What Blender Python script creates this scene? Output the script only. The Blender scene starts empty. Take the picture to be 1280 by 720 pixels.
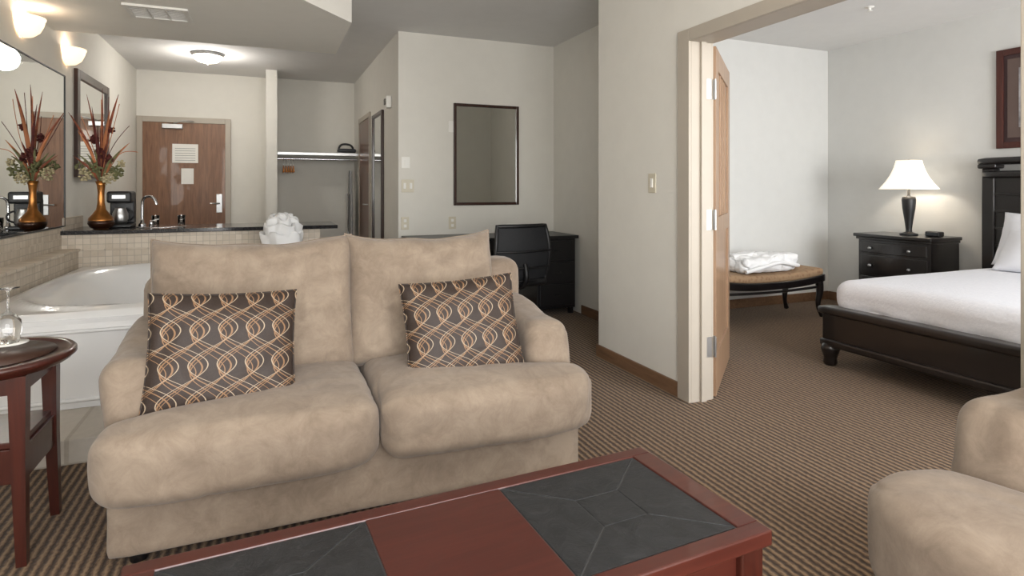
import bpy, bmesh, math, random
from mathutils import Vector, noise, Matrix
random.seed(7)
S=bpy.context.scene
COL=S.collection
PI=math.pi
# ---------------- material helpers ----------------
def lin(c):
    return tuple((x/12.92 if x<=0.04045 else ((x+0.055)/1.055)**2.4) for x in [v/255 for v in c])+(1,)
class NT:
    def __init__(s,name):
        s.m=bpy.data.materials.new(name); s.m.use_nodes=True
        s.t=s.m.node_tree; s.b=s.t.nodes['Principled BSDF']; s.out=s.t.nodes['Material Output']
    def n(s,typ,**kw):
        nd=s.t.nodes.new(typ)
        for k,v in kw.items(): setattr(nd,k,v)
        return nd
    def l(s,a,b): s.t.links.new(a,b)
    def put(s,sock,v):
        if hasattr(v,'is_output') : s.l(v,sock)
        else: sock.default_value=v
    def math(s,op,a,b=None,c=None):
        nd=s.n('ShaderNodeMath',operation=op); s.put(nd.inputs[0],a)
        if b is not None: s.put(nd.inputs[1],b)
        if c is not None: s.put(nd.inputs[2],c)
        return nd.outputs[0]
    def coords(s): return s.n('ShaderNodeTexCoord').outputs['Object']
    def xyz(s,v=None):
        nd=s.n('ShaderNodeSeparateXYZ'); s.l(v or s.coords(),nd.inputs[0]); return nd.outputs
    def comb(s,a,b,c):
        nd=s.n('ShaderNodeCombineXYZ')
        for i,v in enumerate((a,b,c)): s.put(nd.inputs[i],v)
        return nd.outputs[0]
    def mapping(s,scale,v=None,rot=(0,0,0)):
        nd=s.n('ShaderNodeMapping'); s.l(v or s.coords(),nd.inputs[0])
        nd.inputs['Scale'].default_value=scale; nd.inputs['Rotation'].default_value=rot
        return nd.outputs[0]
    def noise(s,scale,detail=3,v=None,rough=.5,dist=0):
        nd=s.n('ShaderNodeTexNoise'); s.l(v or s.coords(),nd.inputs['Vector'])
        nd.inputs['Scale'].default_value=scale; nd.inputs['Detail'].default_value=detail
        nd.inputs['Roughness'].default_value=rough; nd.inputs['Distortion'].default_value=dist
        return nd.outputs[0]
    def ramp(s,f,stops):
        nd=s.n('ShaderNodeValToRGB'); s.put(nd.inputs[0],f); e=nd.color_ramp.elements
        while len(e)<len(stops): e.new(.5)
        for i,(p,c) in enumerate(stops): e[i].position=p; e[i].color=c
        return nd.outputs[0]
    def mix(s,f,a,b):
        nd=s.n('ShaderNodeMix',data_type='RGBA'); s.put(nd.inputs[0],f); s.put(nd.inputs[6],a); s.put(nd.inputs[7],b)
        return nd.outputs[2]
    def bump(s,h,strength=.3,dist=.01):
        nd=s.n('ShaderNodeBump'); s.l(h,nd.inputs['Height']); nd.inputs['Strength'].default_value=strength
        nd.inputs['Distance'].default_value=dist; s.l(nd.outputs[0],s.b.inputs['Normal'])
    def col(s,v): s.put(s.b.inputs['Base Color'],v)
    def set(s,**kw):
        for k,v in kw.items(): s.b.inputs[k.replace('_',' ')].default_value=v
        return s
def plain(name,c,rough=.5,metal=0,var=.06,nscale=8,bump=0,bscale=80,**kw):
    t=NT(name); a=lin(c); d=tuple(x*(1-var) for x in a[:3])+(1,); e=tuple(min(1,x*(1+var)) for x in a[:3])+(1,)
    t.col(t.ramp(t.noise(nscale),[(.3,d),(.7,e)])); t.set(Roughness=rough,Metallic=metal)
    if bump: t.bump(t.noise(bscale,4),bump,.003)
    for k,v in kw.items(): t.b.inputs[k.replace('_',' ')].default_value=v
    return t.m
def wood(name,c1,c2,axis='z',rough=.35,scale=1,coat=0.2):
    t=NT(name); sc={'x':(1.2,14,14),'y':(14,1.2,14),'z':(14,14,1.2)}[axis]
    v=t.mapping(tuple(k*scale for k in sc))
    f=t.noise(2.2,6,v,.6,1.2)
    t.col(t.ramp(f,[(.3,lin(c1)),(.7,lin(c2))])); t.set(Roughness=rough); t.b.inputs['Coat Weight'].default_value=coat
    t.bump(f,.08,.002); return t.m
def emis(name,c,strength):
    t=NT(name); t.set(Roughness=.4); t.col(lin(c)); t.put(t.b.inputs['Emission Color'],lin(c)); t.b.inputs['Emission Strength'].default_value=strength
    return t.m
MW=plain('wall_paint',(219,216,208),.85,var=.015,bump=.15,bscale=60)
MWB=plain('wall_paint_bedroom',(214,214,211),.85,var=.015,bump=.15,bscale=60)
MCE=plain('ceiling_paint',(222,221,219),.9,var=.015,bump=.2,bscale=90)
MSOF=plain('soffit_paint',(238,235,227),.85,var=.01)
MFRAME=plain('metal_frame_paint',(172,163,150),.45,var=.02)
MBASE=wood('baseboard_wood',(104,76,54),(130,98,72),'y',.5)
def carpet():
    t=NT('carpet'); c=t.coords(); x,y,z=t.xyz(c)
    wob=t.noise(30,3)
    xx=t.math('ADD',x,t.math('MULTIPLY',t.math('SUBTRACT',wob,.5),.010))
    f=t.math('PINGPONG',t.math('MULTIPLY',xx,2/.030),1.0)
    n=t.noise(140,3,t.mapping((1,.45,1)))
    g=t.math('ADD',f,t.math('MULTIPLY',t.math('SUBTRACT',n,.5),1.1))
    big=t.noise(2.0,3)
    cc=t.ramp(g,[(.15,lin((56,41,30))),(.45,lin((93,72,53))),(.9,lin((148,122,93)))])
    t.col(t.mix(t.math('MULTIPLY',big,.2),cc,lin((80,60,44))))
    t.set(Roughness=.95); t.b.inputs['Sheen Weight'].default_value=.06
    t.bump(g,.7,.006); return t.m
MCARP=carpet()
def suede():
    t=NT('suede_fabric')
    a=t.noise(11,7,rough=.72,dist=.5); b=t.noise(2.2,3)
    f=t.math('ADD',t.math('MULTIPLY',a,.6),t.math('MULTIPLY',b,.4))
    t.col(t.ramp(f,[(.36,lin((123,107,92))),(.5,lin((140,124,108))),(.62,lin((154,138,121)))]))
    t.set(Roughness=.92); t.b.inputs['Sheen Weight'].default_value=.18; t.b.inputs['Sheen Roughness'].default_value=.5
    h=t.math('ADD',t.noise(12,3),t.math('MULTIPLY',t.noise(350,2),.06)); t.bump(h,.25,.012); return t.m
MSU=suede()
def tile(name,axis,size=.05,c1=(206,194,178),c2=(184,170,152)):
    t=NT(name); x,y,z=t.xyz(); v=t.comb(*{'x':(y,z,0.0),'y':(x,z,0.0),'z':(x,y,0.0)}[axis])
    b=t.n('ShaderNodeTexBrick',offset=0.0,squash=1.0); t.l(v,b.inputs['Vector'])
    b.inputs['Scale'].default_value=1; b.inputs['Brick Width'].default_value=size; b.inputs['Row Height'].default_value=size
    b.inputs['Mortar Size'].default_value=size*.05; b.inputs['Mortar Smooth'].default_value=.3
    b.inputs['Color1'].default_value=lin(c1); b.inputs['Color2'].default_value=lin(c2); b.inputs['Mortar'].default_value=lin((160,150,136))
    n=t.noise(30,4); t.col(t.mix(t.math('MULTIPLY',n,.35),b.outputs[0],lin((222,212,198))))
    t.set(Roughness=.5); t.bump(t.math('SUBTRACT',1.0,b.outputs[1]),.4,.003); return t.m
TX=tile('mosaic_tile_x','x'); TY=tile('mosaic_tile_y','y'); TZ=tile('ledge_tile','z',.15); TB=tile('base_tile','y',.2,(190,182,170),(178,170,158))
MBLK=plain('black_lacquer_wood',(22,18,18),.28,var=.2,Coat_Weight=.4)
MBLK2=plain('desk_black',(24,23,25),.35,var=.1)
MPLA=plain('black_plastic',(22,22,24),.45)
MDARKF=wood('dark_frame_wood',(40,22,16),(62,34,24),'z',.3)
MCHR=wood('cherry_wood',(66,27,20),(80,35,26),'x',.32,coat=.25)
MCHRD=wood('dark_cherry_wood',(50,20,15),(72,30,21),'z',.28,coat=.4)
MOAK=wood('oak_door',(104,70,48),(140,100,72),'z',.45)
MOAKL=wood('light_oak',(138,108,84),(162,132,104),'z',.4)
MTUB=plain('tub_acrylic',(238,238,238),.15,var=.01,Coat_Weight=.5)
MCHROME=plain('chrome',(205,205,208),.15,1,var=.02)
MSTEEL=plain('brushed_steel',(180,180,180),.35,1)
MPLW=plain('white_plastic',(232,230,224),.4,var=.01)
MPLI=plain('ivory_plastic',(206,198,178),.4,var=.01)
MPAPER=plain('paper',(236,234,228),.8,var=.01)
MTOWEL=plain('white_towel',(240,240,240),.95,var=.02,bump=.6,bscale=220)
MLINEN=plain('bed_linen',(232,233,238),.9,var=.02,bump=.3,bscale=40)
MGLOW=emis('sconce_glass',(255,228,190),1.4)
MGLOWC=emis('dome_glass',(255,242,222),2)
MGLOWS=emis('lamp_shade',(255,244,226),.7)
def mirror():
    t=NT('mirror_glass'); t.col(lin((236,238,236))); t.set(Metallic=1,Roughness=.015); return t.m
MMIR=mirror()
def glass():
    t=NT('clear_glass'); t.col((1,1,1,1)); t.set(Roughness=.02,IOR=1.45); t.b.inputs['Transmission Weight'].default_value=1; return t.m
MGL=glass()
def granite():
    t=NT('black_granite'); t.col(t.ramp(t.noise(220,3),[(.45,lin((20,20,22))),(.62,lin((46,46,50))),(.72,lin((110,105,100)))])); t.set(Roughness=.12); return t.m
MGRAN=granite()
def slate():
    t=NT('slate_tile'); f=t.noise(14,8,rough=.7,dist=1.5); t.col(t.ramp(f,[(.35,lin((28,29,31))),(.6,lin((42,43,45))),(.78,lin((64,65,66)))]))
    t.set(Roughness=.45); t.bump(f,.6,.006); return t.m
MSLATE=slate()
def quilt():
    t=NT('white_coverlet'); x,y,z=t.xyz()
    g=t.noise(60,4,rough=.6)
    t.col(t.ramp(g,[(.2,lin((224,226,233))),(.8,lin((236,237,242)))])); t.set(Roughness=.9); t.bump(g,.5,.006); return t.m
MQ=quilt()
def pattern():
    t=NT('interlaced_wave_fabric'); x,y,z=t.xyz()
    P=.088;Q=.24
    def fam(A,ph,off,w):
        s=t.math('ADD',t.math('MULTIPLY',x,1/P),t.math('MULTIPLY',t.math('SINE',t.math('ADD',t.math('MULTIPLY',z,2*PI/Q),ph)),A))
        d=t.math('ABSOLUTE',t.math('SUBTRACT',t.math('FRACT',t.math('ADD',s,off)),.5))
        return t.math('LESS_THAN',d,w)
    def mx(l):
        r=l[0]
        for k in l[1:]: r=t.math('MAXIMUM',r,k)
        return r
    tan=mx([fam(.72,0,0,.032),fam(-.72,0,0,.032),fam(.60,.35,.09,.018),fam(-.60,.35,.09,.018)])
    cr=mx([fam(.84,-.25,-.07,.02),fam(-.84,-.25,-.07,.02)])
    base=t.ramp(t.noise(300,2),[(.3,lin((44,33,28))),(.7,lin((56,43,36)))])
    t.col(t.mix(cr,t.mix(tan,base,lin((144,110,80))),lin((172,154,132))))
    t.set(Roughness=.6); t.bump(mx([tan,cr]),.3,.002); return t.m
MPAT=pattern()
def benchfab():
    t=NT('bench_upholstery'); n=t.n('ShaderNodeTexVoronoi'); t.l(t.coords(),n.inputs[0]); n.inputs['Scale'].default_value=25
    t.col(t.ramp(n.outputs[0],[(.1,lin((130,98,72))),(.5,lin((156,128,98)))])); t.set(Roughness=.8); return t.m
MBF=benchfab()
MGOLD=plain('bronze_gold_glaze',(150,98,48),.28,.75,var=.35,nscale=14)
MVB=plain('vase_dark_glaze',(50,26,14),.3,.5,var=.3)
# ---------------- geometry helpers ----------------
def empty(name,loc=(0,0,0),rz=0):
    e=bpy.data.objects.new(name,None); e.empty_display_size=.1; COL.objects.link(e); e.location=loc; e.rotation_euler=(0,0,math.radians(rz)); return e
def add(name,me,mat,parent=None,smooth=False):
    o=bpy.data.objects.new(name,me); COL.objects.link(o)
    for m in (mat if isinstance(mat,(list,tuple)) else [mat]): me.materials.append(m)
    if smooth:
        for p in me.polygons: p.use_smooth=True
    if parent: o.parent=parent
    return o
def mobj(name,vs,fs,mat,parent=None,smooth=False):
    me=bpy.data.meshes.new(name); me.from_pydata([tuple(v) for v in vs],[],fs); me.update()
    bm=bmesh.new(); bm.from_mesh(me); bmesh.ops.recalc_face_normals(bm,faces=bm.faces); bm.to_mesh(me); bm.free()
    return add(name,me,mat,parent,smooth)
def box(name,lo,hi,mat,parent=None,bev=0,seg=2):
    bm=bmesh.new(); bmesh.ops.create_cube(bm,size=1)
    for v in bm.verts:
        v.co=Vector([(lo[i]+hi[i])/2+v.co[i]*(hi[i]-lo[i]) for i in range(3)])
    if bev: bmesh.ops.bevel(bm,geom=bm.edges[:],offset=bev,segments=seg,affect='EDGES',profile=.5)
    me=bpy.data.meshes.new(name); bm.to_mesh(me); bm.free()
    return add(name,me,mat,parent,False)
def prism(name,poly,z0,z1,mat,parent=None,bev=0):
    n=len(poly); vs=[(x,y,z0) for x,y in poly]+[(x,y,z1) for x,y in poly]
    fs=[tuple(range(n))[::-1],tuple(range(n,2*n))]+[(i,(i+1)%n,n+(i+1)%n,n+i) for i in range(n)]
    o=mobj(name,vs,fs,mat,parent)
    if bev:
        m=o.modifiers.new('b','BEVEL'); m.width=bev; m.segments=2
    return o
def lathe(name,prof,mat,parent=None,loc=(0,0,0),seg=32,ang=2*PI,a0=0,smooth=True,sq=0):
    vs=[];fs=[];full=abs(ang-2*PI)<1e-6; n=seg if full else seg+1
    for r,z in prof:
        for i in range(n):
            a=a0+ang*i/seg; vs.append((loc[0]+r*math.cos(a),loc[1]+r*math.sin(a),loc[2]+z))
    for j in range(len(prof)-1):
        for i in range(seg):
            k=(i+1)%n if full else i+1
            fs.append((j*n+i,j*n+k,(j+1)*n+k,(j+1)*n+i))
    if prof[0][0]>1e-4: fs.append(tuple(range(n))[::-1])
    if prof[-1][0]>1e-4: fs.append(tuple((len(prof)-1)*n+i for i in range(n)))
    return mobj(name,vs,fs,mat,parent,smooth)
def tube(name,pts,r,mat,parent=None,radii=None,cyc=False,smooth=False):
    cu=bpy.data.curves.new(name,'CURVE'); cu.dimensions='3D'; cu.bevel_depth=r; cu.bevel_resolution=3; cu.use_fill_caps=True
    if smooth:
        sp=cu.splines.new('NURBS'); sp.points.add(len(pts)-1); sp.order_u=3; sp.use_endpoint_u=True
    else:
        sp=cu.splines.new('POLY'); sp.points.add(len(pts)-1)
    for i,p in enumerate(pts):
        sp.points[i].co=(*p,1); sp.points[i].radius=radii[i] if radii else 1
    sp.use_cyclic_u=cyc
    o=bpy.data.objects.new(name,cu); COL.objects.link(o); cu.materials.append(mat)
    if parent: o.parent=parent
    return o
def sstep(a,b,x):
    t=max(0,min(1,(x-a)/(b-a))); return t*t*(3-2*t)
def rbox(name,lo,hi,r,mat,parent=None,cuts=22,crown=(0,0,0),wr=0,fn=None,seed=0,wscale=4):
    bm=bmesh.new(); bmesh.ops.create_cube(bm,size=2); bmesh.ops.subdivide_edges(bm,edges=bm.edges[:],cuts=cuts,use_grid_fill=True)
    c=Vector([(lo[i]+hi[i])/2 for i in range(3)]); h=Vector([(hi[i]-lo[i])/2 for i in range(3)])
    rr=Vector([min(r,h[i]*.999) for i in range(3)]); R=min(rr)
    for v in bm.verts:
        u=v.co.copy()
        w=Vector([math.sin(u[i]*PI/2)*.5+u[i]*.5 for i in range(3)])
        p=Vector([w[i]*h[i] for i in range(3)])
        inn=Vector([max(-(h[i]-R),min(h[i]-R,p[i])) for i in range(3)])
        d=p-inn
        q=inn+(d.normalized()*R if d.length>1e-9 else d)
        s=[q[i]/h[i] for i in range(3)]
        q.z+=crown[2]*(1-s[0]**2)*(1-s[1]**2)*(1 if s[2]>0 else -.3)*min(1,abs(s[2])*1.2)
        q.y+=crown[1]*(1-s[0]**2)*(1-s[2]**2)*s[1]
        q.x+=crown[0]*(1-s[1]**2)*(1-s[2]**2)*s[0]
        q=q+c
        if wr:
            nn=noise.noise(q*wscale+Vector((seed*7.3,seed*3.1,0)))*wr+noise.noise(q*wscale*3+Vector((seed,0,seed)))*wr*.35
            cr=abs(noise.noise(q*wscale*.9+Vector((seed*2.1,5,seed*4.4)))); nn-=wr*.5*math.exp(-(cr/.045)**2)
            q=q+(q-c).normalized()*nn
        if fn: q=Vector(fn(q))
        v.co=q
    me=bpy.data.meshes.new(name); bm.to_mesh(me); bm.free()
    return add(name,me,mat,parent,True)
def pillow(name,w,h,t,mat,loc,rot,parent=None,N=30,pinch=.07,wr=.008,seed=0,pw=4,seam=None,top=0):
    """pillow lying in local XZ plane, thickness on Y"""
    vs=[];idx={}
    for s in (0,1):
        for i in range(N+1):
            for j in range(N+1):
                u=-1+2*i/N; v=-1+2*j/N
                edge=(i in(0,N)) or (j in(0,N))
                if s==1 and edge: idx[(s,i,j)]=idx[(0,i,j)]; continue
                u2=math.sin(u*PI/2)*.35+u*.65; v2=math.sin(v*PI/2)*.35+v*.65
                x=w/2*u2*(1-pinch*(1-v2*v2)); z=h/2*v2*(1-pinch*(1-u2*u2))
                z+=top*(v2+1)/2*(u2**4-.3+.35*noise.noise(Vector((u2*2.2+seed,seed,0))))
                th=t/2*((1-abs(u2)**pw)*(1-abs(v2)**pw))**.55
                k=min(1,th/(t*.2))
                nn=noise.noise(Vector((x*6+seed*5,z*6,s*3)))*wr*k + noise.noise(Vector((x*18+seed*5,z*18,s*3)))*wr*.3*k
                cr=abs(noise.noise(Vector((x*5+z*3+seed*2.7,z*4-x*4,s*3+seed)))); nn-=wr*.6*math.exp(-(cr/.05)**2)*k
                y=(-1 if s==0 else 1)*(th+nn)
                idx[(s,i,j)]=len(vs); vs.append((x,y,z))
    fs=[]
    for s in (0,1):
        for i in range(N):
            for j in range(N):
                f=(idx[(s,i,j)],idx[(s,i+1,j)],idx[(s,i+1,j+1)],idx[(s,i,j+1)])
                fs.append(f if s==0 else f[::-1])
    o=mobj(name,vs,fs,mat,parent,True); o.location=loc; o.rotation_euler=tuple(math.radians(a) for a in rot)
    if seam:
        pts=[vs[idx[(0,i,0)]] for i in range(N)]+[vs[idx[(0,N,j)]] for j in range(N)]+[vs[idx[(0,N-i,N)]] for i in range(N)]+[vs[idx[(0,0,N-j)]] for j in range(N)]
        tube('piping',pts,seam,mat,o,cyc=True)
    return o
# ---------------- room shell ----------------
H=2.68
box('floor',(-1.62,-1.5,-.1),(5.73,8.72,0),MCARP)
box('ceiling',(-1.62,-1.5,H),(5.73,8.72,H+.1),MCE)
box('wall_left',(-1.62,-1.5,0),(-1.5,8.72,H),MW)
box('wall_entry',(-1.5,8.6,0),(1.27,8.72,H),MW)
box('wall_closet_partition',(-.01,8.0,0),(.12,8.6,H),MW)
box('wall_bath',(1.147,5.69,0),(1.27,8.6,H),MW)
box('wall_desk',(1.147,5.57,0),(2.9,5.69,H),MW)
box('wall_nook_right',(2.78,3.67,0),(2.9,5.57,H),MW)
box('wall_nook_near',(2.19,3.55,0),(2.9,3.67,H),MW)
wd=empty('wall_doorway')
box('pier',(2.19,2.72,0),(2.33,3.55,H),MW,wd)
box('header',(2.19,1.05,2.06),(2.33,2.72,H),MW,wd)
box('near_side',(2.19,-1.38,0),(2.33,1.05,H),MW,wd)
box('wall_bedroom_back',(2.9,4.61,0),(5.73,4.73,H),MWB)
box('wall_bedroom_right',(5.61,-1.38,0),(5.73,4.61,H),MWB)
ww=empty('wall_window_side')
for a,b,c,d in ((-1.5,-1.2,0,H),(-1.2,1.9,0,.35),(-1.2,1.9,2.35,H),(1.9,2.9,0,H),(2.9,5.2,0,.5),(2.9,5.2,2.35,H),(5.2,5.61,0,H)):
    box('panel',(a,-1.5,c),(b,-1.38,d),MW,ww)
for k,(a,b,z) in enumerate(((-1.2,1.9,.35),(2.9,5.2,.5))):
    e=empty('window_%d'%(k+1))
    for x in (a,(a+b)/2-.025,b-.05): box('mullion',(x,-1.47,z),(x+.05,-1.41,2.35),MPLW,e)
    for zz in (z,2.30): box('rail',(a,-1.475,zz),(b,-1.405,zz+.05),MPLW,e)
# doorway frame
t1=empty('trim_1')
for yy0,yy1,jy0,jy1 in ((2.67,2.77,2.67,2.72),(1.0,1.10,1.05,1.10)):
    box('casing',(2.172,yy0,0),(2.19,yy1,2.09),MFRAME,t1,.003)
    box('casing_bedroom',(2.33,yy0,0),(2.345,yy1,2.09),MFRAME,t1,.003)
    box('jamb',(2.19,jy0,0),(2.33,jy1,2.06),MFRAME,t1)
box('head_casing',(2.172,1.10,2.02),(2.19,2.67,2.09),MFRAME,t1,.003)
box('head_casing_bedroom',(2.33,1.10,2.02),(2.345,2.67,2.09),MFRAME,t1,.003)
box('head',(2.19,1.10,2.02),(2.33,2.67,2.06),MFRAME,t1)
box('stop',(2.25,2.655,0),(2.285,2.67,2.02),MFRAME,t1)
# baseboards
box('baseboard_doorway',(2.176,2.77,0),(2.19,3.684,.085),MBASE,None,.003)
box('baseboard_nook_near',(2.19,3.67,0),(2.766,3.684,.085),MBASE,None,.003)
box('baseboard_nook_right',(2.766,3.684,0),(2.78,4.96,.085),MBASE,None,.003)
box('baseboard_bedroom_back',(2.9,4.596,0),(5.6,4.61,.09),MBASE,None,.003)
box('baseboard_bedroom_right',(5.596,-1.38,0),(5.61,4.596,.09),MBASE,None,.003)
box('baseboard_entry',(-.43,8.586,0),(-.01,8.6,.09),MBASE,None,.003)
box('baseboard_desk',(1.147,5.556,0),(2.766,5.57,.085),MBASE,None,.003)
box('baseboard_doorway_near',(2.176,-1.38,0),(2.19,1.0,.085),MBASE,None,.003)
# soffit
pts=[(-1.5,5.5),(.57,5.5),(.57,4.42),(.2,3.98),(-.2,3.62),(-.7,3.35),(-1.5,3.2)]
prism('ceiling_soffit',pts,2.4,H,MSOF)
# vent
v=empty('air_vent',(-.68,4.66,2.4))
for a,b in (((-.19,-.16,-.015),(.19,-.13,0)),((-.19,.13,-.015),(.19,.16,0)),((-.19,-.13,-.015),(-.16,.13,0)),((.16,-.13,-.015),(.19,.13,0))): box('rim',a,b,MPLW,v)
MVD=plain('vent_dark',(120,112,104),.6)
box('duct',(-.16,-.13,-.003),(.16,.13,0),MVD,v)
for i in range(8):
    y=-.12+i*.031; box('louver',(-.16,y,-.009),(.16,y+.009,-.004),MPLW,v)
for i in range(2): box('bar',(-.055+i*.11-.004,-.13,-.014),(-.055+i*.11+.004,.13,-.003),MPLW,v)
# ---------------- sofa builder ----------------
def sofa(name,W,n,loc,rz,D=.83,armw=.21,af=.08,seat_t=.2,spans=None,armh=.62,lf=.01):
    e=empty(name,loc,rz); x0=-W/2; x1=W/2
    rbox('base',(x0+.02,0,.035),(x1-.02,D,.31),.03,MSU,e,14,wr=.003)
    rbox('back_frame',(x0+.01,D-.2,.1),(x1-.01,D+.02,.84),.07,MSU,e,22,wr=.006,seed=2)
    for sgn in (-1,1):
        xa=x0 if sgn<0 else x1-armw
        def f(q,sgn=sgn,xa=xa):
            k=(q.z-.1)/.54
            y=q.y+ .05*sstep(.5,1,k)*(1-sstep(.1,.5,q.y))
            z=q.z+ (.05*sstep(.2,.75,q.y) if q.z>.4 else 0)
            return (q.x+sgn*(lf if sgn<0 else .01)*sstep(.3,1,k),y,z)
        rbox('arm_l' if sgn<0 else 'arm_r',(xa,af,.08),(xa+armw,D-.04,armh),.07,MSU,e,30,wr=.008,fn=f,seed=3+sgn,wscale=5)
    sw=(W-2*armw)/n
    for i in range(n):
        a=x0+armw+sw*i; b=a+sw; lx=x0-.015 if i==0 else a; rx=x1+.015 if i==n-1 else b
        def f(q,a=a,b=b,lx=lx,rx=rx):
            k=1-sstep(af-.06,af+.04,q.y)
            L=a+(lx-a)*k; R=b+(rx-b)*k
            u=(q.x-a)/(b-a)
            fr=1-sstep(-.13,.03,q.y)
            e_=abs(2*u-1)**5
            y=q.y+fr*e_*.07
            return (L+u*(R-L),y,q.z-.015*fr-.012*e_*sstep(.3,.45,q.z))
        rbox('seat_cushion_%d'%(i+1),(a+.003,-.13,.25),(b-.003,D-.22,.27+seat_t),.055,MSU,e,46,crown=(0,.010,.022),wr=.011,fn=f,seed=5+i)
        if spans: ca,cb=spans[i]
        else: ca,cb=a-.01,b+.01
        pillow('back_cushion_%d'%(i+1),cb-ca+.03,.56,.23,MSU,((ca+cb)/2,D-.30,.70),(-13,0,0),e,N=50,pinch=.02,wr=.02,seed=9+i,pw=8,seam=.004,top=.03)
    for x in (x0+.1,x1-.1):
        for y in (.07,D-.08): lathe('foot',[(.025,0),(.035,.065)],MPLA,e,(x,y,0),16)
    return e
LX=.372
sofa('loveseat',1.71,2,(LX,2.165,0),0,spans=((-.415-LX,.34-LX),(.34-LX,1.0-LX)),lf=.04)
sofa('armchair',.96,1,(1.395,.565,0),-98,D=.66,af=.18,seat_t=.225,armh=.65)
# throw pillows
pillow('throw_pillow',.49,.42,.13,MPAT,(-.14,2.34,.622),(-20,3,6),N=34,pinch=.05,seed=1,seam=.003,wr=.012)
pillow('throw_pillow',.49,.42,.13,MPAT,(.755,2.36,.615),(-20,-3,-4),N=34,pinch=.05,seed=4,seam=.003,wr=.012)
# ---------------- coffee table ----------------
ct=empty('coffee_table',(.38,1.182,0),2.8)
hw,hd=.635,.232
box('top_core',(-hw+.03,-hd+.03,.40),(hw-.03,hd-.03,.432),MCHR,ct)
ix0,ix1=.165,.575; iy=.19
box('rail_far',(-hw,iy,.415),(hw,hd,.45),MCHR,ct,.004)
box('rail_near',(-hw,-hd,.415),(hw,-iy,.45),MCHR,ct,.004)
box('rail_left',(-hw,-iy,.415),(-ix1,iy,.45),MCHR,ct,.002)
box('rail_right',(ix1,-iy,.415),(hw,iy,.45),MCHR,ct,.002)
box('center_panel',(-ix0,-iy,.415),(ix0,iy,.4485),MCHR,ct,.002)
def slab(x0,x1,y0,y1):
    cx=(x0+x1)/2; cy=0; g=.0015; s=.06
    def quad(p):
        c=Vector((sum(q[0] for q in p)/4,sum(q[1] for q in p)/4))
        q=[c+(Vector(k)-c)*(1-2*g/ .1) for k in p]
        prism('slate_piece',[(k.x,k.y) for k in q],.425,.4475,MSLATE,ct,.001)
    o=[(x0,y0),(x1,y0),(x1,y1),(x0,y1)]; i=[(cx-s,cy-s),(cx+s,cy-s),(cx+s,cy+s),(cx-s,cy+s)]
    for k in range(4):
        m=(k+1)%4; quad([o[k],o[m],i[m],i[k]])
    quad(i)
MGR=plain('grout',(62,62,62),.8)
for a,b in ((-ix1,-ix0),(ix0,ix1)):
    box('grout_bed',(a,-iy,.42),(b,iy,.4455),MGR,ct); slab(a+.001,b-.001,-iy+.001,iy-.001)
box('apron_far',(-hw+.035,hd-.05,.32),(hw-.035,hd-.03,.41),MCHR,ct)
box('apron_near',(-hw+.035,-hd+.03,.32),(hw-.035,-hd+.05,.41),MCHR,ct)
for s in(-1,1): box('apron_side',(s*(hw-.04)-.01,-hd+.03,.32),(s*(hw-.04)+.01,hd-.03,.41),MCHR,ct)
for sx in(-1,1):
    for sy in(-1,1):
        x=sx*(hw-.045);y=sy*(hd-.045)
        box('leg',(x-.032,y-.032,0),(x+.032,y+.032,.415),MCHRD,ct,.005)
box('shelf',(-hw+.05,-hd+.05,.12),(hw-.05,hd-.05,.14),MCHR,ct,.003)
# ---------------- side table ----------------
st=empty('side_table',(-.88,2.5,.012))
lathe('top',[(0,.59),(.232,.59),(.245,.598),(.25,.606),(.26,.612),(.26,.624),(.254,.63),(.232,.63),(.23,.627),(0,.627)],MCHRD,st,seg=64)
lathe('top_inlay',[(.0,.6275),(.2,.6275),(.202,.629),(0,.629)],plain('inlay_wood',(66,44,34),.4,var=.2),st,seg=64)
for sx in(-1,1):
    for sy in(-1,1):
        vs=[];
        for z,w,o in ((-.012,.014,.162),(.3,.019,.152),(.59,.024,.148)):
            for a,b in((-1,-1),(1,-1),(1,1),(-1,1)): vs.append((sx*o+a*w,sy*o+b*w,z))
        fs=[(0,3,2,1),(8,9,10,11)]+[(j*4+i,j*4+(i+1)%4,j*4+4+(i+1)%4,j*4+4+i) for j in(0,1) for i in range(4)]
        mobj('leg',vs,fs,MCHRD,st)
for s in(-1,1):
    box('apron',(-.14,s*.15-.009,.53),(.14,s*.15+.009,.59),MCHRD,st,.002); box('apron',(s*.15-.009,-.14,.53),(s*.15+.009,.14,.59),MCHRD,st,.002)
    box('shelf_rail',(-.14,s*.155-.009,.25),(.14,s*.155+.009,.36),MCHRD,st,.002); box('shelf_rail',(s*.155-.009,-.14,.25),(s*.155+.009,.14,.36),MCHRD,st,.002)
box('shelf',(-.155,-.155,.36),(.155,.155,.38),MCHRD,st,.003)
def wineglass(x,y,z):
    g=empty('wine_glass',(x,y,z))
    lathe('upturned_glass',[(.032,.0),(.036,.02),(.041,.05),(.038,.08),(.022,.103),(.006,.115),(.004,.14),(.004,.185),(.01,.192),(.034,.197),(.034,.199),(.0,.2)],MGL,g,seg=32)
    lathe('coaster',[(.06,-.0),(.06,.002),(.0,.002)],MPAPER,g,(0,0,-.0008))
wineglass(-.86,2.66,.6425); wineglass(-.97,2.56,.6425)
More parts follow.
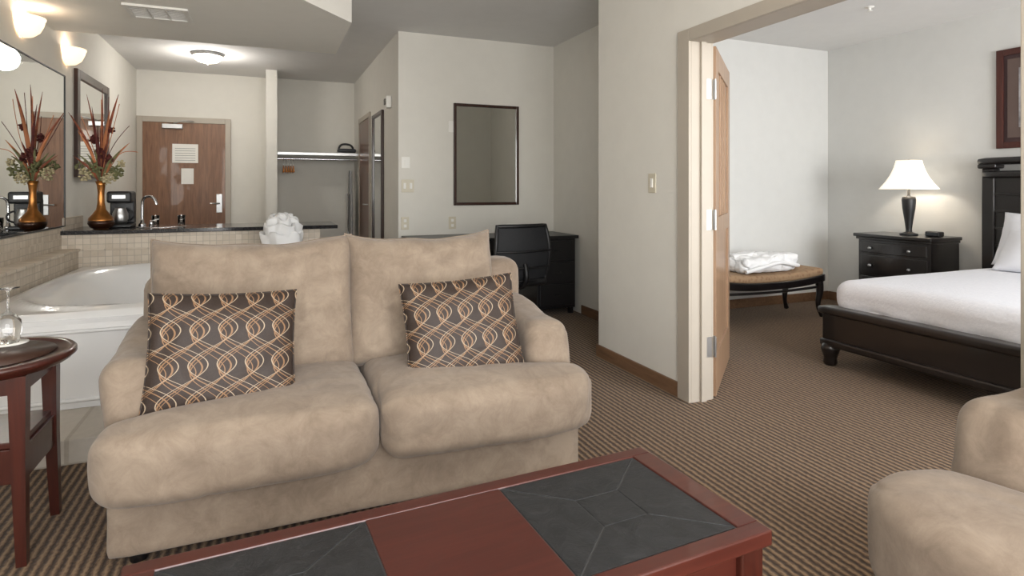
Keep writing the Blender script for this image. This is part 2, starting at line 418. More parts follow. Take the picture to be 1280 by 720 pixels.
# ---------------- tub + bar ----------------
tub=empty('bathtub')
X0,X1,Y0,Y1=-1.38,.45,3.52,5.64; TH=.58
N=70;vs=[];fs=[]
for i in range(N+1):
    for j in range(N+1):
        x=X0+(X1-X0)*i/N;y=Y0+(Y1-Y0)*j/N
        u=(x-(X0+X1)/2)/((X1-X0)/2*.88);w=(y-(Y0+Y1)/2)/((Y1-Y0)/2*.88)
        r=(abs(u)**3.2+abs(w)**3.2)**(1/3.2)
        d=1-sstep(.62,1.0,r)
        z=TH-.42*d+.02*math.exp(-((r-1.03)/.035)**2)
        e=min(x-X0,X1-x,y-Y0,Y1-y); z-=.02*(1-sstep(0,.03,e))
        if e<1e-6: z=.5
        vs.append((x,y,z))
for i in range(N):
    for j in range(N):
        k=i*(N+1)+j; fs.append((k,k+N+1,k+N+2,k+1))
mobj('basin',vs,fs,MTUB,tub,True)
box('skirt_front',(X0,Y0+.01,.11),(X1-.01,Y0+.05,.55),MTUB,tub)
box('skirt_side',(X1-.05,Y0+.01,.11),(X1-.01,Y1,.55),MTUB,tub)
for (a,b) in ((-1.3,-.5),(-.42,.38)):
    p=[]
    for cx,cz,a0 in ((b-.08,.44,0),(a+.08,.44,90),(a+.12,.2,180),(b-.12,.2,270)):
        for k in range(7):
            t=math.radians(a0+15*k); p.append((cx+.07*math.cos(t),Y0+.008,cz+.05*math.sin(t)))
    tube('panel_moulding',p,.01,MTUB,tub,cyc=True)
lathe('jet',[(.0,0),(.03,0),(.03,.01),(.012,.014),(0,.014)],MCHROME,tub,(-.6,5.1,.42),20)
box('tile_step',(-1.5,3.1,0),(.45,3.53,.11),TB,None,.004)
sd=empty('tub_surround')
box('ledge_body',(-1.5,3.53,0),(-1.38,5.65,.70),TX,sd)
box('ledge_cap',(-1.5,3.52,.70),(-1.365,5.65,.72),TZ,sd,.004)
box('backsplash',(-1.5,3.2,.72),(-1.49,5.65,.885),TX,sd)
box('splash_trim',(-1.5,3.2,.80),(-1.486,5.65,.808),TZ,sd)
box('tile_platform',(-1.38,3.56,0),(.4,5.64,.1),TB,sd)
bc=empty('wet_bar')
box('front_tile',(-1.5,5.65,0),(.45,5.70,.83),TY,bc)
box('tile_trim',(-1.365,5.642,.70),(.45,5.65,.712),TZ,bc,.002)
box('cabinet',(-1.5,5.70,0),(.43,6.22,.83),MCHRD,bc)
box('granite_top',(-1.5,5.62,.83),(.60,6.25,.862),MGRAN,bc,.004)
box('backsplash',(-1.5,5.7,.862),(-1.49,6.25,.96),TX,bc)
lathe('sink_rim',[(.17,0),(.19,.0),(.19,.004),(.17,.006),(.16,.004),(0,.003)],MCHROME,bc,(-.85,5.97,.861),40)
fa=empty('bar_faucet',(-1.02,6.1,.862))
lathe('base',[(.03,0),(.028,.02),(.016,.03),(.014,.06)],MCHROME,fa)
tube('spout',[(0,0,.03),(0,0,.2),(.01,-.01,.25),(.06,-.03,.27),(.11,-.05,.24),(.12,-.055,.19)],.012,MCHROME,fa,smooth=True)
for s in(-1,1):
    lathe('handle_base',[(.02,0),(.015,.03),(.01,.05),(0,.052)],MCHROME,fa,(s*.07,0,0)); tube('lever',[(s*.07,0,.045),(s*.13,-.01,.06)],.006,MCHROME,fa)
cm=empty('coffee_maker',(-1.16,6.02,.862))
box('base',(-.09,-.11,0),(.09,.11,.03),MPLA,cm,.01)
box('column',(-.09,.02,.03),(.09,.11,.25),MPLA,cm,.012)
box('brew_head',(-.09,-.11,.21),(.09,.11,.31),MPLA,cm,.02,3)
lathe('carafe',[(.045,.03),(.06,.06),(.058,.12),(.04,.16),(.043,.17)],MSTEEL,cm,(0,-.045,0))
tube('carafe_handle',[(.055,-.06,.15),(.1,-.08,.14),(.1,-.08,.07),(.06,-.06,.06)],.008,MPLA,cm,smooth=True)
box('control_band',(-.05,-.115,.245),(.05,-.108,.28),MSTEEL,cm,.003)
for k,(x,y) in enumerate(((-.93,6.18),(-.72,6.15))):
    lathe('drinking_glass',[(.028,0),(.033,.09),(.031,.09),(.026,.005),(0,.005)],MGL,None,(x,y,.8625),24)
# ---------------- vase w/ dried flowers ----------------
vz=empty('flower_vase',(-1.265,5.82,.862))
lathe('vase',[(.05,0),(.075,.015),(.092,.05),(.088,.09),(.06,.125),(.035,.16),(.026,.22),(.024,.30),(.03,.36),(.042,.395),(.036,.393),(.02,.36),(0,.35)],MGOLD,vz,seg=40)
lathe('vase_band',[(.0525,.002),(.0775,.015),(.094,.045),(.0905,.07),(.0,.07)],MVB,vz,seg=40)
def blade(p0,p1,bend,w,mat,nseg=10):
    p0=Vector(p0);p1=Vector(p1);d=(p1-p0);side=d.cross(Vector((0.3,1,0.1))).normalized()
    vs=[];fs=[]
    for i in range(nseg+1):
        t=i/nseg; c=p0+d*t+Vector(bend)*(math.sin(PI*t)); ww=w*math.sin(PI*min(1,t*.9+.08))**.8
        vs+= [tuple(c-side*ww),tuple(c+Vector((0,-.004,0))),tuple(c+side*ww)]
    for i in range(nseg):
        for k in(0,1): fs.append((i*3+k,i*3+k+1,i*3+k+4,i*3+k+3))
    return mobj('leaf_blade',vs,fs,mat,vz,True)
MRED=plain('dried_leaf_red',(128,66,42),.7,var=.4,nscale=30); MRD=plain('dried_flower_burgundy',(80,28,24),.8,var=.4,nscale=40)
MORG=plain('dried_leaf_orange',(176,110,70),.7,var=.3); MCRM=plain('cream_blossom',(186,174,140),.9,var=.25,nscale=50); MGRN=plain('dried_green',(108,108,72),.8,var=.35,nscale=30)
for k,(a,hh) in enumerate(((-.9,.95),(-.6,.8),(-.35,1.1),(-.1,.85),(.05,1.16),(.3,.98),(.5,1.12),(.2,.7),(-.75,.6),(.8,.72),(.0,.95),(-.2,1.0))):
    top=(a*.24,random.uniform(-.08,.08),hh)
    blade((a*.015,0,.37),top,(-a*.05,random.uniform(-.03,.03),0),random.uniform(.009,.015),(MRED,MORG,MRED,MRD)[k%4])
for k in range(7):
    a=-1+2*k/6; p=[(0,0,.36),(a*.03,-.02,.55),(a*.12,random.uniform(-.06,.06),.75),(a*.2+random.uniform(-.03,.03),0,.85+random.uniform(0,.25))]
    tube('twig',p,.0025,(MRD,MORG)[k%2],vz,smooth=True)
tube('twig',[(0,0,.37),(.08,0,.55),(.16,-.02,.66),(.26,0,.64)],.003,MORG,vz,smooth=True)
def cluster(c,r,n,mat,s):
    bm=bmesh.new()
    for k in range(n):
        d=Vector((random.gauss(0,1),random.gauss(0,1),random.gauss(0,1))).normalized()*r*random.uniform(.5,1)
        m=Matrix.Translation(Vector(c)+d)@Matrix.Rotation(random.random()*6,4,'X')@Matrix.Diagonal((1,1,.5,1))
        bmesh.ops.create_icosphere(bm,subdivisions=1,radius=s*random.uniform(.7,1.3),matrix=m)
    me=bpy.data.meshes.new('blossom_cluster'); bm.to_mesh(me); bm.free(); return add('blossom_cluster',me,mat,vz,True)
for c,r,n,m,s in (((-.10,-.02,.45),.06,60,MCRM,.012),((.10,0,.47),.06,60,MGRN,.012),((.06,-.05,.41),.05,50,MCRM,.011),((-.03,-.04,.50),.05,40,MGRN,.011),((-.14,0,.52),.045,30,MGRN,.01),((.0,-.02,.62),.045,50,MRD,.012),((-.05,0,.74),.035,40,MRD,.011),((.05,0,.58),.04,40,MRD,.012),((.07,0,.82),.03,30,MRD,.01),((.14,0,.54),.03,30,MCRM,.01)):
    cluster(c,r,n,m,s)
for k in range(18):
    a=random.uniform(0,2*PI); b=random.uniform(.1,.19)
    blade((0,0,.37),(b*math.cos(a),b*math.sin(a)*.7,.5+random.uniform(-.08,.16)),(0,0,.04),.010,random.choice([MGRN,MGRN,MCRM]))
# ---------------- rolled towel rosette on tub deck ----------------
tf=empty('towel_rosette',(.12,5.45,.58))
def ruffle(r0,r1,z0,z1,n,amp,ph):
    vs=[];fs=[];A=120;B=16
    for j in range(B+1):
        t=j/B
        for i in range(A):
            a=2*PI*i/A; r=r0+(r1-r0)*math.sin(min(1,t*1.15)*PI/2)+amp*t*math.sin(n*a+ph)+.012*noise.noise(Vector((math.cos(a)*3,math.sin(a)*3,t*3+ph)))
            z=z0+(z1-z0)*t-.03*t*t+amp*.9*t*math.cos(n*a+ph*2)
            vs.append((r*math.cos(a),r*math.sin(a),z))
    for j in range(B):
        for i in range(A): fs.append((j*A+i,j*A+(i+1)%A,(j+1)*A+(i+1)%A,(j+1)*A+i))
    o=mobj('towel_fold',vs,fs,MTOWEL,tf,True); m=o.modifiers.new('s','SOLIDIFY'); m.thickness=.022; return o
ruffle(.10,.165,0.0,.27,6,.016,0); ruffle(.08,.15,.05,.34,5,.018,1.3); ruffle(.06,.12,.1,.39,5,.016,2.2); ruffle(.03,.085,.15,.42,4,.014,.5); ruffle(.01,.045,.2,.43,3,.010,2.5)
lathe('towel_core',[(.10,0),(.13,.1),(.12,.25),(.08,.34),(0,.37)],MTOWEL,tf,seg=24)
# ---------------- mirrors & frames ----------------
def framed(name,loc,rz,w,h,fw,mat,inner,depth=.025,mati=None):
    e=empty(name,loc,rz)
    for a,b in (((-w/2,-depth,-h/2),(-w/2+fw,0,h/2)),((w/2-fw,-depth,-h/2),(w/2,0,h/2)),((-w/2+fw,-depth,-h/2),(w/2-fw,0,-h/2+fw)),((-w/2+fw,-depth,h/2-fw),(w/2-fw,0,h/2))):
        box('frame_rail',a,b,mat,e,.004)
    box('panel',(-w/2+fw*.7,-depth*.5,-h/2+fw*.7),(w/2-fw*.7,-.001,h/2-fw*.7),inner,e)
    return e
framed('framed_wall_mirror',(2.03,5.57,1.53),0,.69,1.0,.028,MDARKF,MMIR)
framed('vanity_mirror',(-1.5,4.4,1.495),90,2.7,1.21,.012,MPLA,MMIR,.012)
framed('framed_wall_mirror',(-1.5,6.55,1.75),90,1.08,.92,.075,MDARKF,MMIR,.03)
pic=framed('framed_picture',(5.61,2.66,1.93),-90,.68,.81,.05,wood('picture_frame_mahogany',(60,26,20),(82,38,28)),plain('picture_mat',(60,40,40),.7))
box('print_mount',(-.26,-.018,-.32),(.26,-.0135,.32),plain('mat_board',(96,80,74),.8),pic)
box('print',(-.18,-.021,-.24),(.18,-.018,.24),plain('print_art',(150,148,150),.7,var=.5,nscale=14),pic)
framed('full_length_mirror',(1.147,6.62,1.2),-90,.62,1.66,.04,MDARKF,MMIR,.03)
d2=empty('door_2',(1.147,7.62,0),-90)
box('leaf',(-.4,-.012,.01),(.4,-.001,2.05),wood('bath_door',(84,54,38),(112,74,52)),d2)
for a,b in (((-.46,-.02,0),(-.4,-.001,2.11)),((.4,-.02,0),(.46,-.001,2.11)),((-.4,-.02,2.05),(.4,-.001,2.11))): box('frame',a,b,MFRAME,d2,.002)
tube('handle',[(.33,-.012,1.0),(.33,-.06,1.0),(.24,-.06,1.0)],.009,MSTEEL,d2)
# entry door
d1=empty('door_1',(-.965,8.6,0))
box('leaf',(-.465,-.03,.01),(.465,-.004,2.03),MOAK,d1)
for a,b in (((-.53,-.045,0),(-.465,-.001,2.1)),((.465,-.045,0),(.53,-.001,2.1)),((-.465,-.045,2.03),(.465,-.001,2.1))): box('frame',a,b,MFRAME,d1,.003)
box('lock_plate',(.36,-.042,.88),(.43,-.03,1.12),MSTEEL,d1,.004); tube('lever',[(.395,-.04,1.0),(.395,-.09,1.0),(.29,-.09,1.0)],.01,MSTEEL,d1)
box('closer_body',(-.25,-.08,1.95),(-.02,-.03,2.01),MSTEEL,d1,.006); tube('closer_arm',[(-.12,-.06,2.015),(.0,-.18,2.04),(.1,-.05,2.05)],.008,MSTEEL,d1)
lathe('peephole',[(.0,0),(.012,0)],MSTEEL,d1,(0,-.031,1.5))
for x0,x1,z0,z1 in ((-.14,.15,1.52,1.76),(-.04,.1,1.25,1.45)): box('notice_sheet',(x0,-.034,z0),(x1,-.031,z1),MPAPER,d1)
MINK=plain('ink',(150,150,150),.8)
for k in range(6): box('notice_text',(-.11,-.0355,1.55+k*.03),(.12,-.034,1.556+k*.03),MINK,d1)
# closet
cl=empty('closet_shelf')
box('shelf',(.125,8.15,1.64),(1.142,8.595,1.66),MSTEEL,cl,.002)
tube('rod',[(.125,8.22,1.58),(1.142,8.22,1.58)],.016,MCHROME,cl)
box('front_lip',(.125,8.14,1.63),(1.142,8.155,1.662),MSTEEL,cl)
MHN=wood('hanger_wood',(170,106,50),(196,130,70))
for k in range(5):
    x=.2+k*.03; e=empty('clothes_hanger',(x,8.22,1.545),0)
    tube('hook',[(0,0,-.06),(0,0,0),(0,.018,.03),(0,0,.053),(0,-.018,.035)],.002,MCHROME,e,smooth=True)
    tube('shoulders',[(0,-.2,-.14),(0,-.08,-.08),(0,0,-.06),(0,.08,-.08),(0,.2,-.14)],.009,MHN,e)
    tube('bar',[(0,-.19,-.14),(0,.19,-.14)],.005,MHN,e)
ir=empty('clothes_iron',(1.0,8.3,1.664))
def ironf(q): return (q.x,q.y*(1-.75*sstep(.0,.2,q.x+.05)),q.z)
rbox('body',(-.12,-.055,0.012),(.13,.055,.07),.03,plain('iron_body',(60,62,66),.4),ir,12,fn=ironf)
rbox('soleplate',(-.12,-.058,0),(.13,.058,.014),.006,MSTEEL,ir,12,fn=ironf)
tube('handle',[(-.1,0,.06),(-.09,0,.12),(.0,0,.135),(.08,0,.11),(.09,0,.06)],.014,MPLA,ir,smooth=True)
ib=empty('ironing_board',(1.06,8.32,.02))
rbox('board',(-.02,-.17,.05),(.01,.17,1.42),.014,plain('board_cover',(150,150,150),.6),ib,14,fn=lambda q:(q.x,q.y*(1-.6*sstep(.9,1.42,q.z)),q.z))
tube('leg',[(-.035,-.12,0),(-.035,.1,1.1)],.01,MSTEEL,ib); tube('leg',[(-.035,.12,0),(-.035,-.1,1.1)],.01,MSTEEL,ib)
# ---------------- lights fixtures ----------------
def plight(name,loc,w,c,r=.05,parent=None):
    l=bpy.data.lights.new(name,'POINT'); l.energy=w; l.color=c; l.shadow_soft_size=r
    o=bpy.data.objects.new(name,l); COL.objects.link(o); o.location=loc
    if parent: o.parent=parent
    return o
WARM=(1,.86,.7)
for y in (5.80,4.84,3.92):
    e=empty('wall_sconce',(-1.5,y,2.24))
    box('backplate',(0,-.05,-.02),(.02,.05,.08),MSTEEL,e,.004)
    prof=[(.02,-.045),(.06,-.035),(.095,-.005),(.115,.04),(.125,.08),(.118,.08),(.105,.04),(.08,.0),(.05,-.025),(.01,-.035)]
    lathe('glass_bowl',prof,MGLOW,e,(.01,0,0),24,PI,-PI/2)
    lathe('glass_rib',[(.128,.078),(.128,.088),(.12,.088),(.12,.078)],MGLOW,e,(.01,0,0),24,PI,-PI/2)
    plight('bulb',(.085,0,.075),3.6,WARM,.03,e)
def dome(loc,w):
    cdl=empty('ceiling_light',loc)
    lathe('trim_ring',[(.16,0),(.165,-.02),(.15,-.03),(0,-.03)],MSTEEL,cdl,seg=40)
    lathe('glass_dome',[(.15,-.028),(.14,-.06),(.1,-.09),(.05,-.103),(0,-.106)],MGLOWC,cdl,seg=40)
    lathe('finial',[(0,-.125),(.01,-.12),(.012,-.105),(0,-.10)],MSTEEL,cdl)
    plight('bulb',(0,0,-.2),w,(1,.95,.88),.12,cdl)
dome((-.6,7.3,H),22)
dome((1.0,.2,H),26)  # added fixture, out of view near the camera, put in for warm fill light
# switches/outlets
def plate(name,loc,rz,w=.075,h=.12,mat=MPLI,kind='switch'):
    e=empty(name,loc,rz); box('plate',(-w/2,-.006,-h/2),(w/2,0,h/2),mat,e,.003)
    n=max(1,round(w/.07))
    for i in range(n):
        x=-w/2+w*(i+.5)/n
        if kind=='switch': box('rocker',(x-.012,-.012,-.028),(x+.012,-.005,.028),MPLW,e,.002)
        elif kind=='outlet':
            for z in(-.025,.025): box('socket',(x-.014,-.009,z-.014),(x+.014,-.005,z+.014),MPLW,e,.004)
    return e
plate('light_switch',(2.19,3.03,1.23),-90)
plate('light_switch',(1.235,5.57,1.22),0,.12)
plate('thermostat',(1.215,5.57,1.44),0,.08,.11,MPLW,'switch')
plate('thermostat',(1.672,5.57,1.80),0,.07,.11,MPLW,'none')
plate('wall_outlet',(1.21,5.57,.865),0,kind='outlet'); plate('wall_outlet',(1.675,5.57,.86),0,kind='outlet')
sd_=empty('fire_alarm_strobe',(1.147,5.95,2.06),-90); box('body',(-.05,-.05,-.06),(.05,0,.06),MPLW,sd_,.01); box('lens',(-.03,-.065,-.03),(.03,-.05,.03),MGL,sd_,.005)
sp=empty('sprinkler_head',(4.55,3.35,H)); lathe('escutcheon',[(.035,0),(.035,-.006),(.012,-.01),(.01,-.03),(.022,-.034),(.022,-.036),(0,-.036)],MPLW,sp)
# ---------------- desk ----------------
dk=empty('writing_desk')
DX0,DX1,DY0,DY1=1.17,2.755,4.98,5.55
box('top',(DX0,DY0,.72),(DX1,DY1,.75),MBLK2,dk,.006)
box('pedestal',(2.33,DY0+.03,.06),(2.73,DY1-.01,.72),MBLK2,dk,.004)
for z0,z1 in ((.52,.70),(.31,.50),(.09,.29)):
    box('drawer_front',(2.35,DY0+.012,z0),(2.71,DY0+.032,z1),MBLK2,dk,.005)
    tube('pull',[(2.50,DY0+.012,(z0+z1)/2),(2.50,DY0-.012,(z0+z1)/2),(2.56,DY0-.012,(z0+z1)/2),(2.56,DY0+.012,(z0+z1)/2)],.004,MPLA,dk)
for x in (2.35,2.68):
    for y in(DY0+.05,DY1-.06): box('foot',(x,y,0),(x+.04,y+.04,.06),MBLK2,dk)
box('left_side',(DX0+.03,DY0+.04,0),(DX0+.07,DY1-.02,.72),MBLK2,dk,.003)
box('modesty_panel',(DX0+.07,DY1-.08,.3),(2.33,DY1-.06,.72),MBLK2,dk)
box('pencil_drawer',(DX0+.07,DY0+.03,.64),(2.33,DY0+.05,.715),MBLK2,dk,.003)
tp=empty('desk_telephone',(2.45,5.3,.751)); rbox('body',(-.09,-.1,0),(.09,.1,.06),.02,MPLA,tp,8,fn=lambda q:(q.x,q.y,q.z*(.5+.5*(q.y+.1)/.2))); rbox('handset',(-.09,-.1,.045),(-.04,.1,.08),.016,MPLA,tp,8)
# ---------------- office chair (back to camera) ----------------
oc=empty('office_chair',(1.85,4.50,0),6)
MMESH=plain('chair_mesh',(30,31,34),.75,var=.3,nscale=200)
def backf(u,v): # u -1..1, v 0..1
    return (u*(.24-.02*v+.015*math.sin(PI*v)), -.20-.05*math.sin(PI*v*.9)+.05*u*u-.02*v, .46+.44*v)
vs=[];fs=[];A=20
for i in range(A+1):
    for j in range(A+1): vs.append(backf(-1+2*i/A,j/A))
for i in range(A):
    for j in range(A): k=i*(A+1)+j; fs.append((k,k+1,k+A+2,k+A+1))
o=mobj('back_mesh',vs,fs,MMESH,oc,True); m=o.modifiers.new('s','SOLIDIFY'); m.thickness=.006
p=[backf(-1,j/10) for j in range(11)]+[backf(-1+2*i/10,1) for i in range(1,11)]+[backf(1,1-j/10) for j in range(1,11)]+[backf(1-2*i/10,0) for i in range(1,10)]
tube('back_frame',p,.016,MPLA,oc,cyc=True)
for v_ in (.25,.55): tube('back_rib',[(x,y-.012,z) for x,y,z in [backf(-1+.2*i,v_) for i in range(11)]],.009,MPLA,oc)
tube('spine',[(0,-.24,.6),(0,-.29,.5),(0,-.2,.4),(0,0,.38)],.02,MPLA,oc,smooth=True)
rbox('seat',(-.24,-.2,.41),(.24,.27,.48),.035,MPLA,oc,14,crown=(0,0,.015))
for s in(-1,1):
    tube('arm_support',[(s*.2,.02,.42),(s*.27,.02,.43),(s*.28,.0,.62)],.014,MPLA,oc); rbox('arm_pad',(s*.28-.035,-.14,.62),(s*.28+.035,.12,.65),.014,MPLA,oc,8)
lathe('gas_post',[(.025,.1),(.025,.28),(.018,.28),(.018,.4)],MPLA,oc)
for k in range(5):
    a=2*PI*k/5+.3; c,s_=math.cos(a),math.sin(a)
    tube('star_leg',[(0,0,.12),(.3*c,.3*s_,.075)],.02,MPLA,oc,radii=[1.3,.8])
    tube('caster',[(.3*c-.02*s_,.3*s_+.02*c,.028),(.3*c+.02*s_,.3*s_-.02*c,.028)],.028,MPLA,oc)
# ---------------- bedroom french door ----------------
d3=empty('door_3',(2.352,2.69,0),42.5)
L=.86; TK=.045
def dbox(n,a,b,m,bv=.002): return box(n,a,b,m,d3,bv)
dbox('hinge_stile',(0,-TK/2,.01),(.12,TK/2,2.01),MOAKL); dbox('lock_stile',(L-.12,-TK/2,.01),(L,TK/2,2.01),MOAKL)
for z0,z1 in ((.01,.25),(.93,1.03),(1.89,2.01)): dbox('rail',(.12,-TK/2,z0),(L-.12,TK/2,z1),MOAKL)
for z0,z1 in ((.25,.93),(1.03,1.89)): dbox('panel',(.12,-.012,z0),(L-.12,.012,z1),MOAKL)
for x in (.3,.43,.56): dbox('muntin',(x-.01,-.018,1.03),(x+.01,.018,1.89),MOAKL,.002)
for z in (.3,1.02,1.76):
    box('hinge_leaf',(-.003,-TK/2+.002,z-.057),(.0,TK/2-.002,z+.057),MSTEEL,d3)
hg=empty('door_hinges')
for z in (.3,1.02,1.76):
    box('jamb_leaf',(2.288,2.667,z-.057),(2.33,2.6705,z+.057),MSTEEL,hg); tube('knuckle',[(2.345,2.655,z-.057),(2.345,2.655,z+.057)],.007,MSTEEL,hg)
# ---------------- bench ----------------
be=empty('upholstered_bench',(4.2,4.2,0))
def benchf(q): return (q.x,q.y,q.z+.04*(abs(q.x)/.6)**2.5)
rbox('seat_pad',(-.6,-.22,.35),(.6,.22,.42),.03,MBF,be,20,crown=(0,0,.01),fn=benchf)
rbox('seat_rail',(-.61,-.225,.29),(.61,.225,.36),.012,MBLK,be,20,fn=benchf)
for sx in(-1,1):
    for sy in(-1,1): tube('curved_leg',[(sx*.56,sy*.19,.35),(sx*.575,sy*.2,.25),(sx*.54,sy*.19,.12),(sx*.57,sy*.2,.03),(sx*.585,sy*.205,.012)],.03,MBLK,be,radii=[1.2,1.1,.7,.6,.8],smooth=True)
tube('stretcher',[(-.55,-.19,.28),(0,-.19,.25),(.55,-.19,.28)],.012,MBLK,be,smooth=True)
rb=empty('folded_robe',(4.2,4.2,.436))
for k,(x0,x1,y0,y1,z1,s) in enumerate(((-.30,.12,-.17,.12,.14,1),(-.02,.38,-.15,.14,.155,2),(-.28,.2,-.02,.17,.16,3),(.1,.42,-.1,.1,.12,4))):
    rbox('terry_fold_%d'%k,(x0,y0,0),(x1,y1,z1),.06,MTOWEL,rb,26,wr=.035,seed=s,wscale=9,fn=lambda q:(q.x,q.y,max(q.z,0)+ .0))
tube('robe_belt',[(-.3,-.17,.02),(-.1,-.19,.06),(.1,-.18,.10),(.3,-.16,.05),(.40,-.1,.04)],.018,MTOWEL,rb,smooth=True)
# ---------------- bed ----------------
bd=empty('bed')
BX0,BX1,BY0,BY1=3.51,5.56,1.28,2.93
box('footboard',(BX0,BY0,.16),(BX0+.06,BY1,.36),MBLK,bd,.008)
rbox('footboard_cap',(BX0-.03,BY0-.02,.345),(BX0+.09,BY1+.02,.40),.02,MBLK,bd,16)
rbox('footboard_lower_moulding',(BX0-.018,BY0-.01,.13),(BX0+.05,BY1+.01,.18),.015,MBLK,bd,16)
box('side_rail_far',(BX0+.05,BY1-.04,.16),(BX1,BY1,.34),MBLK,bd,.008)
rbox('side_rail_cap',(BX0+.05,BY1-.06,.33),(BX1-.02,BY1+.015,.375),.015,MBLK,bd,10)
box('side_rail_near',(BX0+.05,BY0,.16),(BX1,BY0+.04,.34),MBLK,bd,.008)
for x,y in ((BX0+.03,BY1-.04),(BX0+.03,BY0+.04)):
    lathe('bun_foot',[(.035,0),(.045,.02),(.04,.05),(.05,.08),(.06,.11),(.05,.15)],MBLK,bd,(x,y,0))
for y in (BY1-.05,BY0+.05): box('head_leg',(BX1-.05,y-.04,0),(BX1,y+.04,.2),MBLK,bd)
hx=5.50
box('headboard_panel',(hx+.02,BY0+.05,.2),(hx+.07,3.0,1.30),MBLK,bd,.005)
for y0,y1 in ((2.97,3.06),(BY0-.05,BY0+.05)):
    box('post',(hx-.0,y0,0),(hx+.09,y1,1.36),MBLK,bd,.008)
    rbox('post_cap',(hx-.03,y0-.03,1.36),(hx+.1,y1+.02,1.40),.015,MBLK,bd,8)
    rbox('post_base',(hx-.015,y0-.015,0),(hx+.1,y1+.01,.2),.015,MBLK,bd,8)
rbox('crown_roll',(hx-.04,BY0-.06,1.39),(hx+.10,3.08,1.45),.028,MBLK,bd,16)
rbox('crown_moulding',(hx-.02,BY0-.02,1.28),(hx+.08,3.05,1.34),.02,MBLK,bd,16)
for z in (1.0,1.14,.86,.72): box('panel_groove_bead',(hx+.008,BY0+.05,z),(hx+.022,2.98,z+.02),MBLK,bd,.004)
box('box_spring',(BX0+.07,BY0+.05,.25),(BX1-.07,BY1-.06,.42),MLINEN,bd,.02)
def mf(q):
    x,y,z=q
    if z<.45:
        k=(.45-z)/.1
        y+=.012*math.sin(x*22)*k; x+=.012*math.sin(y*20)*k*(1-sstep(3.6,4.0,x))
    return (x,y,z)
rbox('coverlet_mattress',(BX0+.06,BY0+.02,.34),(BX1-.06,BY1-.02,.575),.09,MQ,bd,44,crown=(0,0,.025),wr=.008,fn=mf,wscale=3)
pillow('bed_pillow',.62,.44,.2,MLINEN,(5.26,2.50,.81),(-24,0,-90),bd,N=26,seed=3,pw=3)
pillow('bed_pillow',.62,.44,.2,MLINEN,(5.26,1.70,.81),(-24,0,-90),bd,N=26,seed=5,pw=3)
pillow('bed_pillow_front',.58,.38,.18,MLINEN,(5.10,2.42,.74),(-38,0,-90),bd,N=26,seed=8,pw=3)
# ---------------- nightstand ----------------
ns=empty('nightstand',(5.58,3.61,0),-90)
W=.69;D=.44
bow=[(-W/2,0)]+[(-W/2+W*i/16,-D+.04-.04*math.sin(PI*i/16)) for i in range(17)]+[(W/2,0)]
prism('top',[(x*1.04,y*1.05) for x,y in bow],.745,.775,MBLK,ns,.006)
prism('top_moulding',[(x*1.0,y*1.0) for x,y in bow],.72,.745,MBLK,ns,.006)
prism('carcass',[(x*.96,y*.94) for x,y in bow],.12,.72,MBLK,ns)
prism('base_moulding',[(x*1.0,y*.99) for x,y in bow],.08,.14,MBLK,ns,.006)
for z0,z1 in ((.60,.70),(.40,.58),(.17,.38)):
    prism('drawer_front',[(x*.88,y*.975) for x,y in bow],z0,z1,MBLK,ns,.006)
    for x in(-.18,.18): lathe('knob',[(0,-.018),(.014,-.012),(.016,0),(.008,.01),(0,.012)],MSTEEL,ns,(x,-D*.975-.005,(z0+z1)/2),16)
for x in(-W/2+.05,W/2-.05):
    for y in(-D+.07,-.05): lathe('foot',[(.03,0),(.035,.05),(.028,.09)],MBLK,ns,(x,y,0),16)
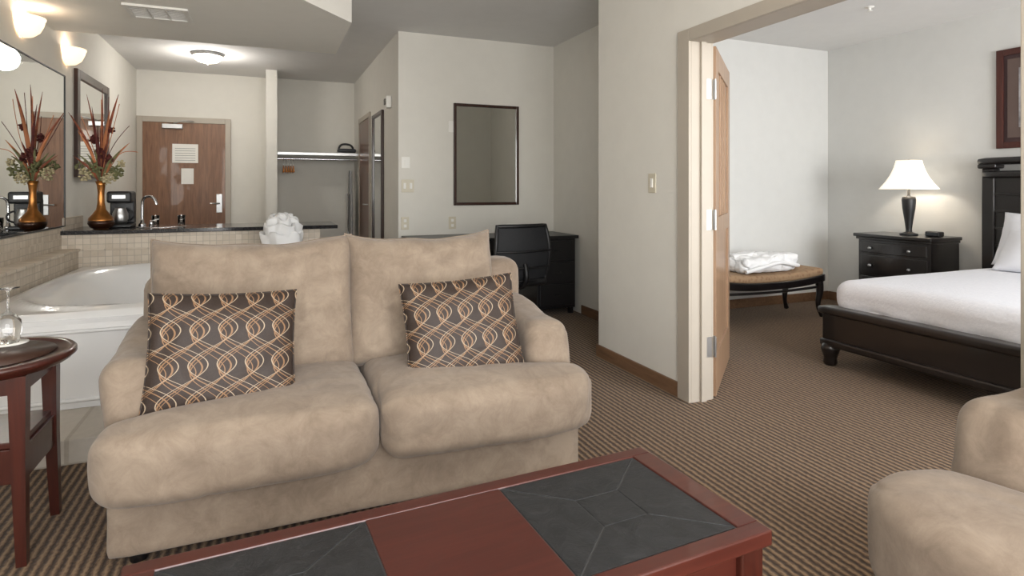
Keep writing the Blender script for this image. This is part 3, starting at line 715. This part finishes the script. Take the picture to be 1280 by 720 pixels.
# lamp
lp=empty('table_lamp',(5.36,3.57,.775))
lathe('base',[(.07,0),(.072,.012),(.05,.02),(.026,.03),(.024,.05),(.035,.14),(.05,.24),(.056,.32),(.05,.345),(.02,.35),(.012,.36),(.01,.44),(0,.44)],MPLA,lp,seg=32)
def shade():
    vs=[];fs=[];n=48;rows=14
    for j in range(rows+1):
        t=j/rows
        for i in range(n):
            a=2*PI*i/n+PI/4; r=1/max(abs(math.cos(a)),abs(math.sin(a))); r=min(r,1.25)
            k=.185*(1-t)+.08*t-.018*math.sin(PI*t)
            vs.append((k*r*math.cos(a),k*r*math.sin(a),.415+.26*t))
    for j in range(rows):
        for i in range(n): fs.append((j*n+i,j*n+(i+1)%n,(j+1)*n+(i+1)%n,(j+1)*n+i))
    o=mobj('shade',vs,fs,MGLOWS,lp,True); m=o.modifiers.new('s','SOLIDIFY'); m.thickness=.003
shade(); lathe('finial',[(.006,.44),(.006,.67),(.010,.68),(0,.69)],MSTEEL,lp)
plight('bulb',(0,0,.55),4,(1,.93,.82),.04,lp)
al=empty('alarm_clock',(5.38,3.36,.776)); rbox('body',(-.04,-.06,0),(.04,.06,.045),.012,MPLA,al,8); box('display',(-.043,-.045,.012),(-.0395,.045,.035),plain('clock_display',(40,44,50),.2),al)
# ---------------- light & camera ----------------
def area(name,loc,sx,sy,w,c,rot):
    l=bpy.data.lights.new(name,'AREA'); l.shape='RECTANGLE'; l.size=sx; l.size_y=sy; l.energy=w; l.color=c
    o=bpy.data.objects.new(name,l); COL.objects.link(o); o.location=loc; o.rotation_euler=rot; return o
area('window_daylight_living',(.35,-1.36,1.35),3.0,1.95,165,(1,.985,.965),(math.radians(98),0,0))
area('window_daylight_bedroom',(4.05,-1.36,1.42),2.25,1.8,195,(.99,.99,1),(math.radians(100),0,0))
w=bpy.data.worlds.new('World'); S.world=w; w.use_nodes=True; bg=w.node_tree.nodes['Background']
sk=w.node_tree.nodes.new('ShaderNodeTexSky'); sk.sky_type='NISHITA'; sk.sun_elevation=math.radians(40); sk.sun_disc=False
w.node_tree.links.new(sk.outputs[0],bg.inputs[0]); bg.inputs[1].default_value=.2
cam=bpy.data.cameras.new('Camera'); co=bpy.data.objects.new('Camera',cam); COL.objects.link(co); S.camera=co
co.location=(0,0,1.2); co.rotation_euler=(math.radians(90),0,math.radians(-22.5))
cam.sensor_width=36; cam.lens=740/1280*36; cam.shift_y=-125/1280; cam.clip_start=.02
S.view_settings.view_transform='Standard'; S.view_settings.exposure=0
print('DONE')
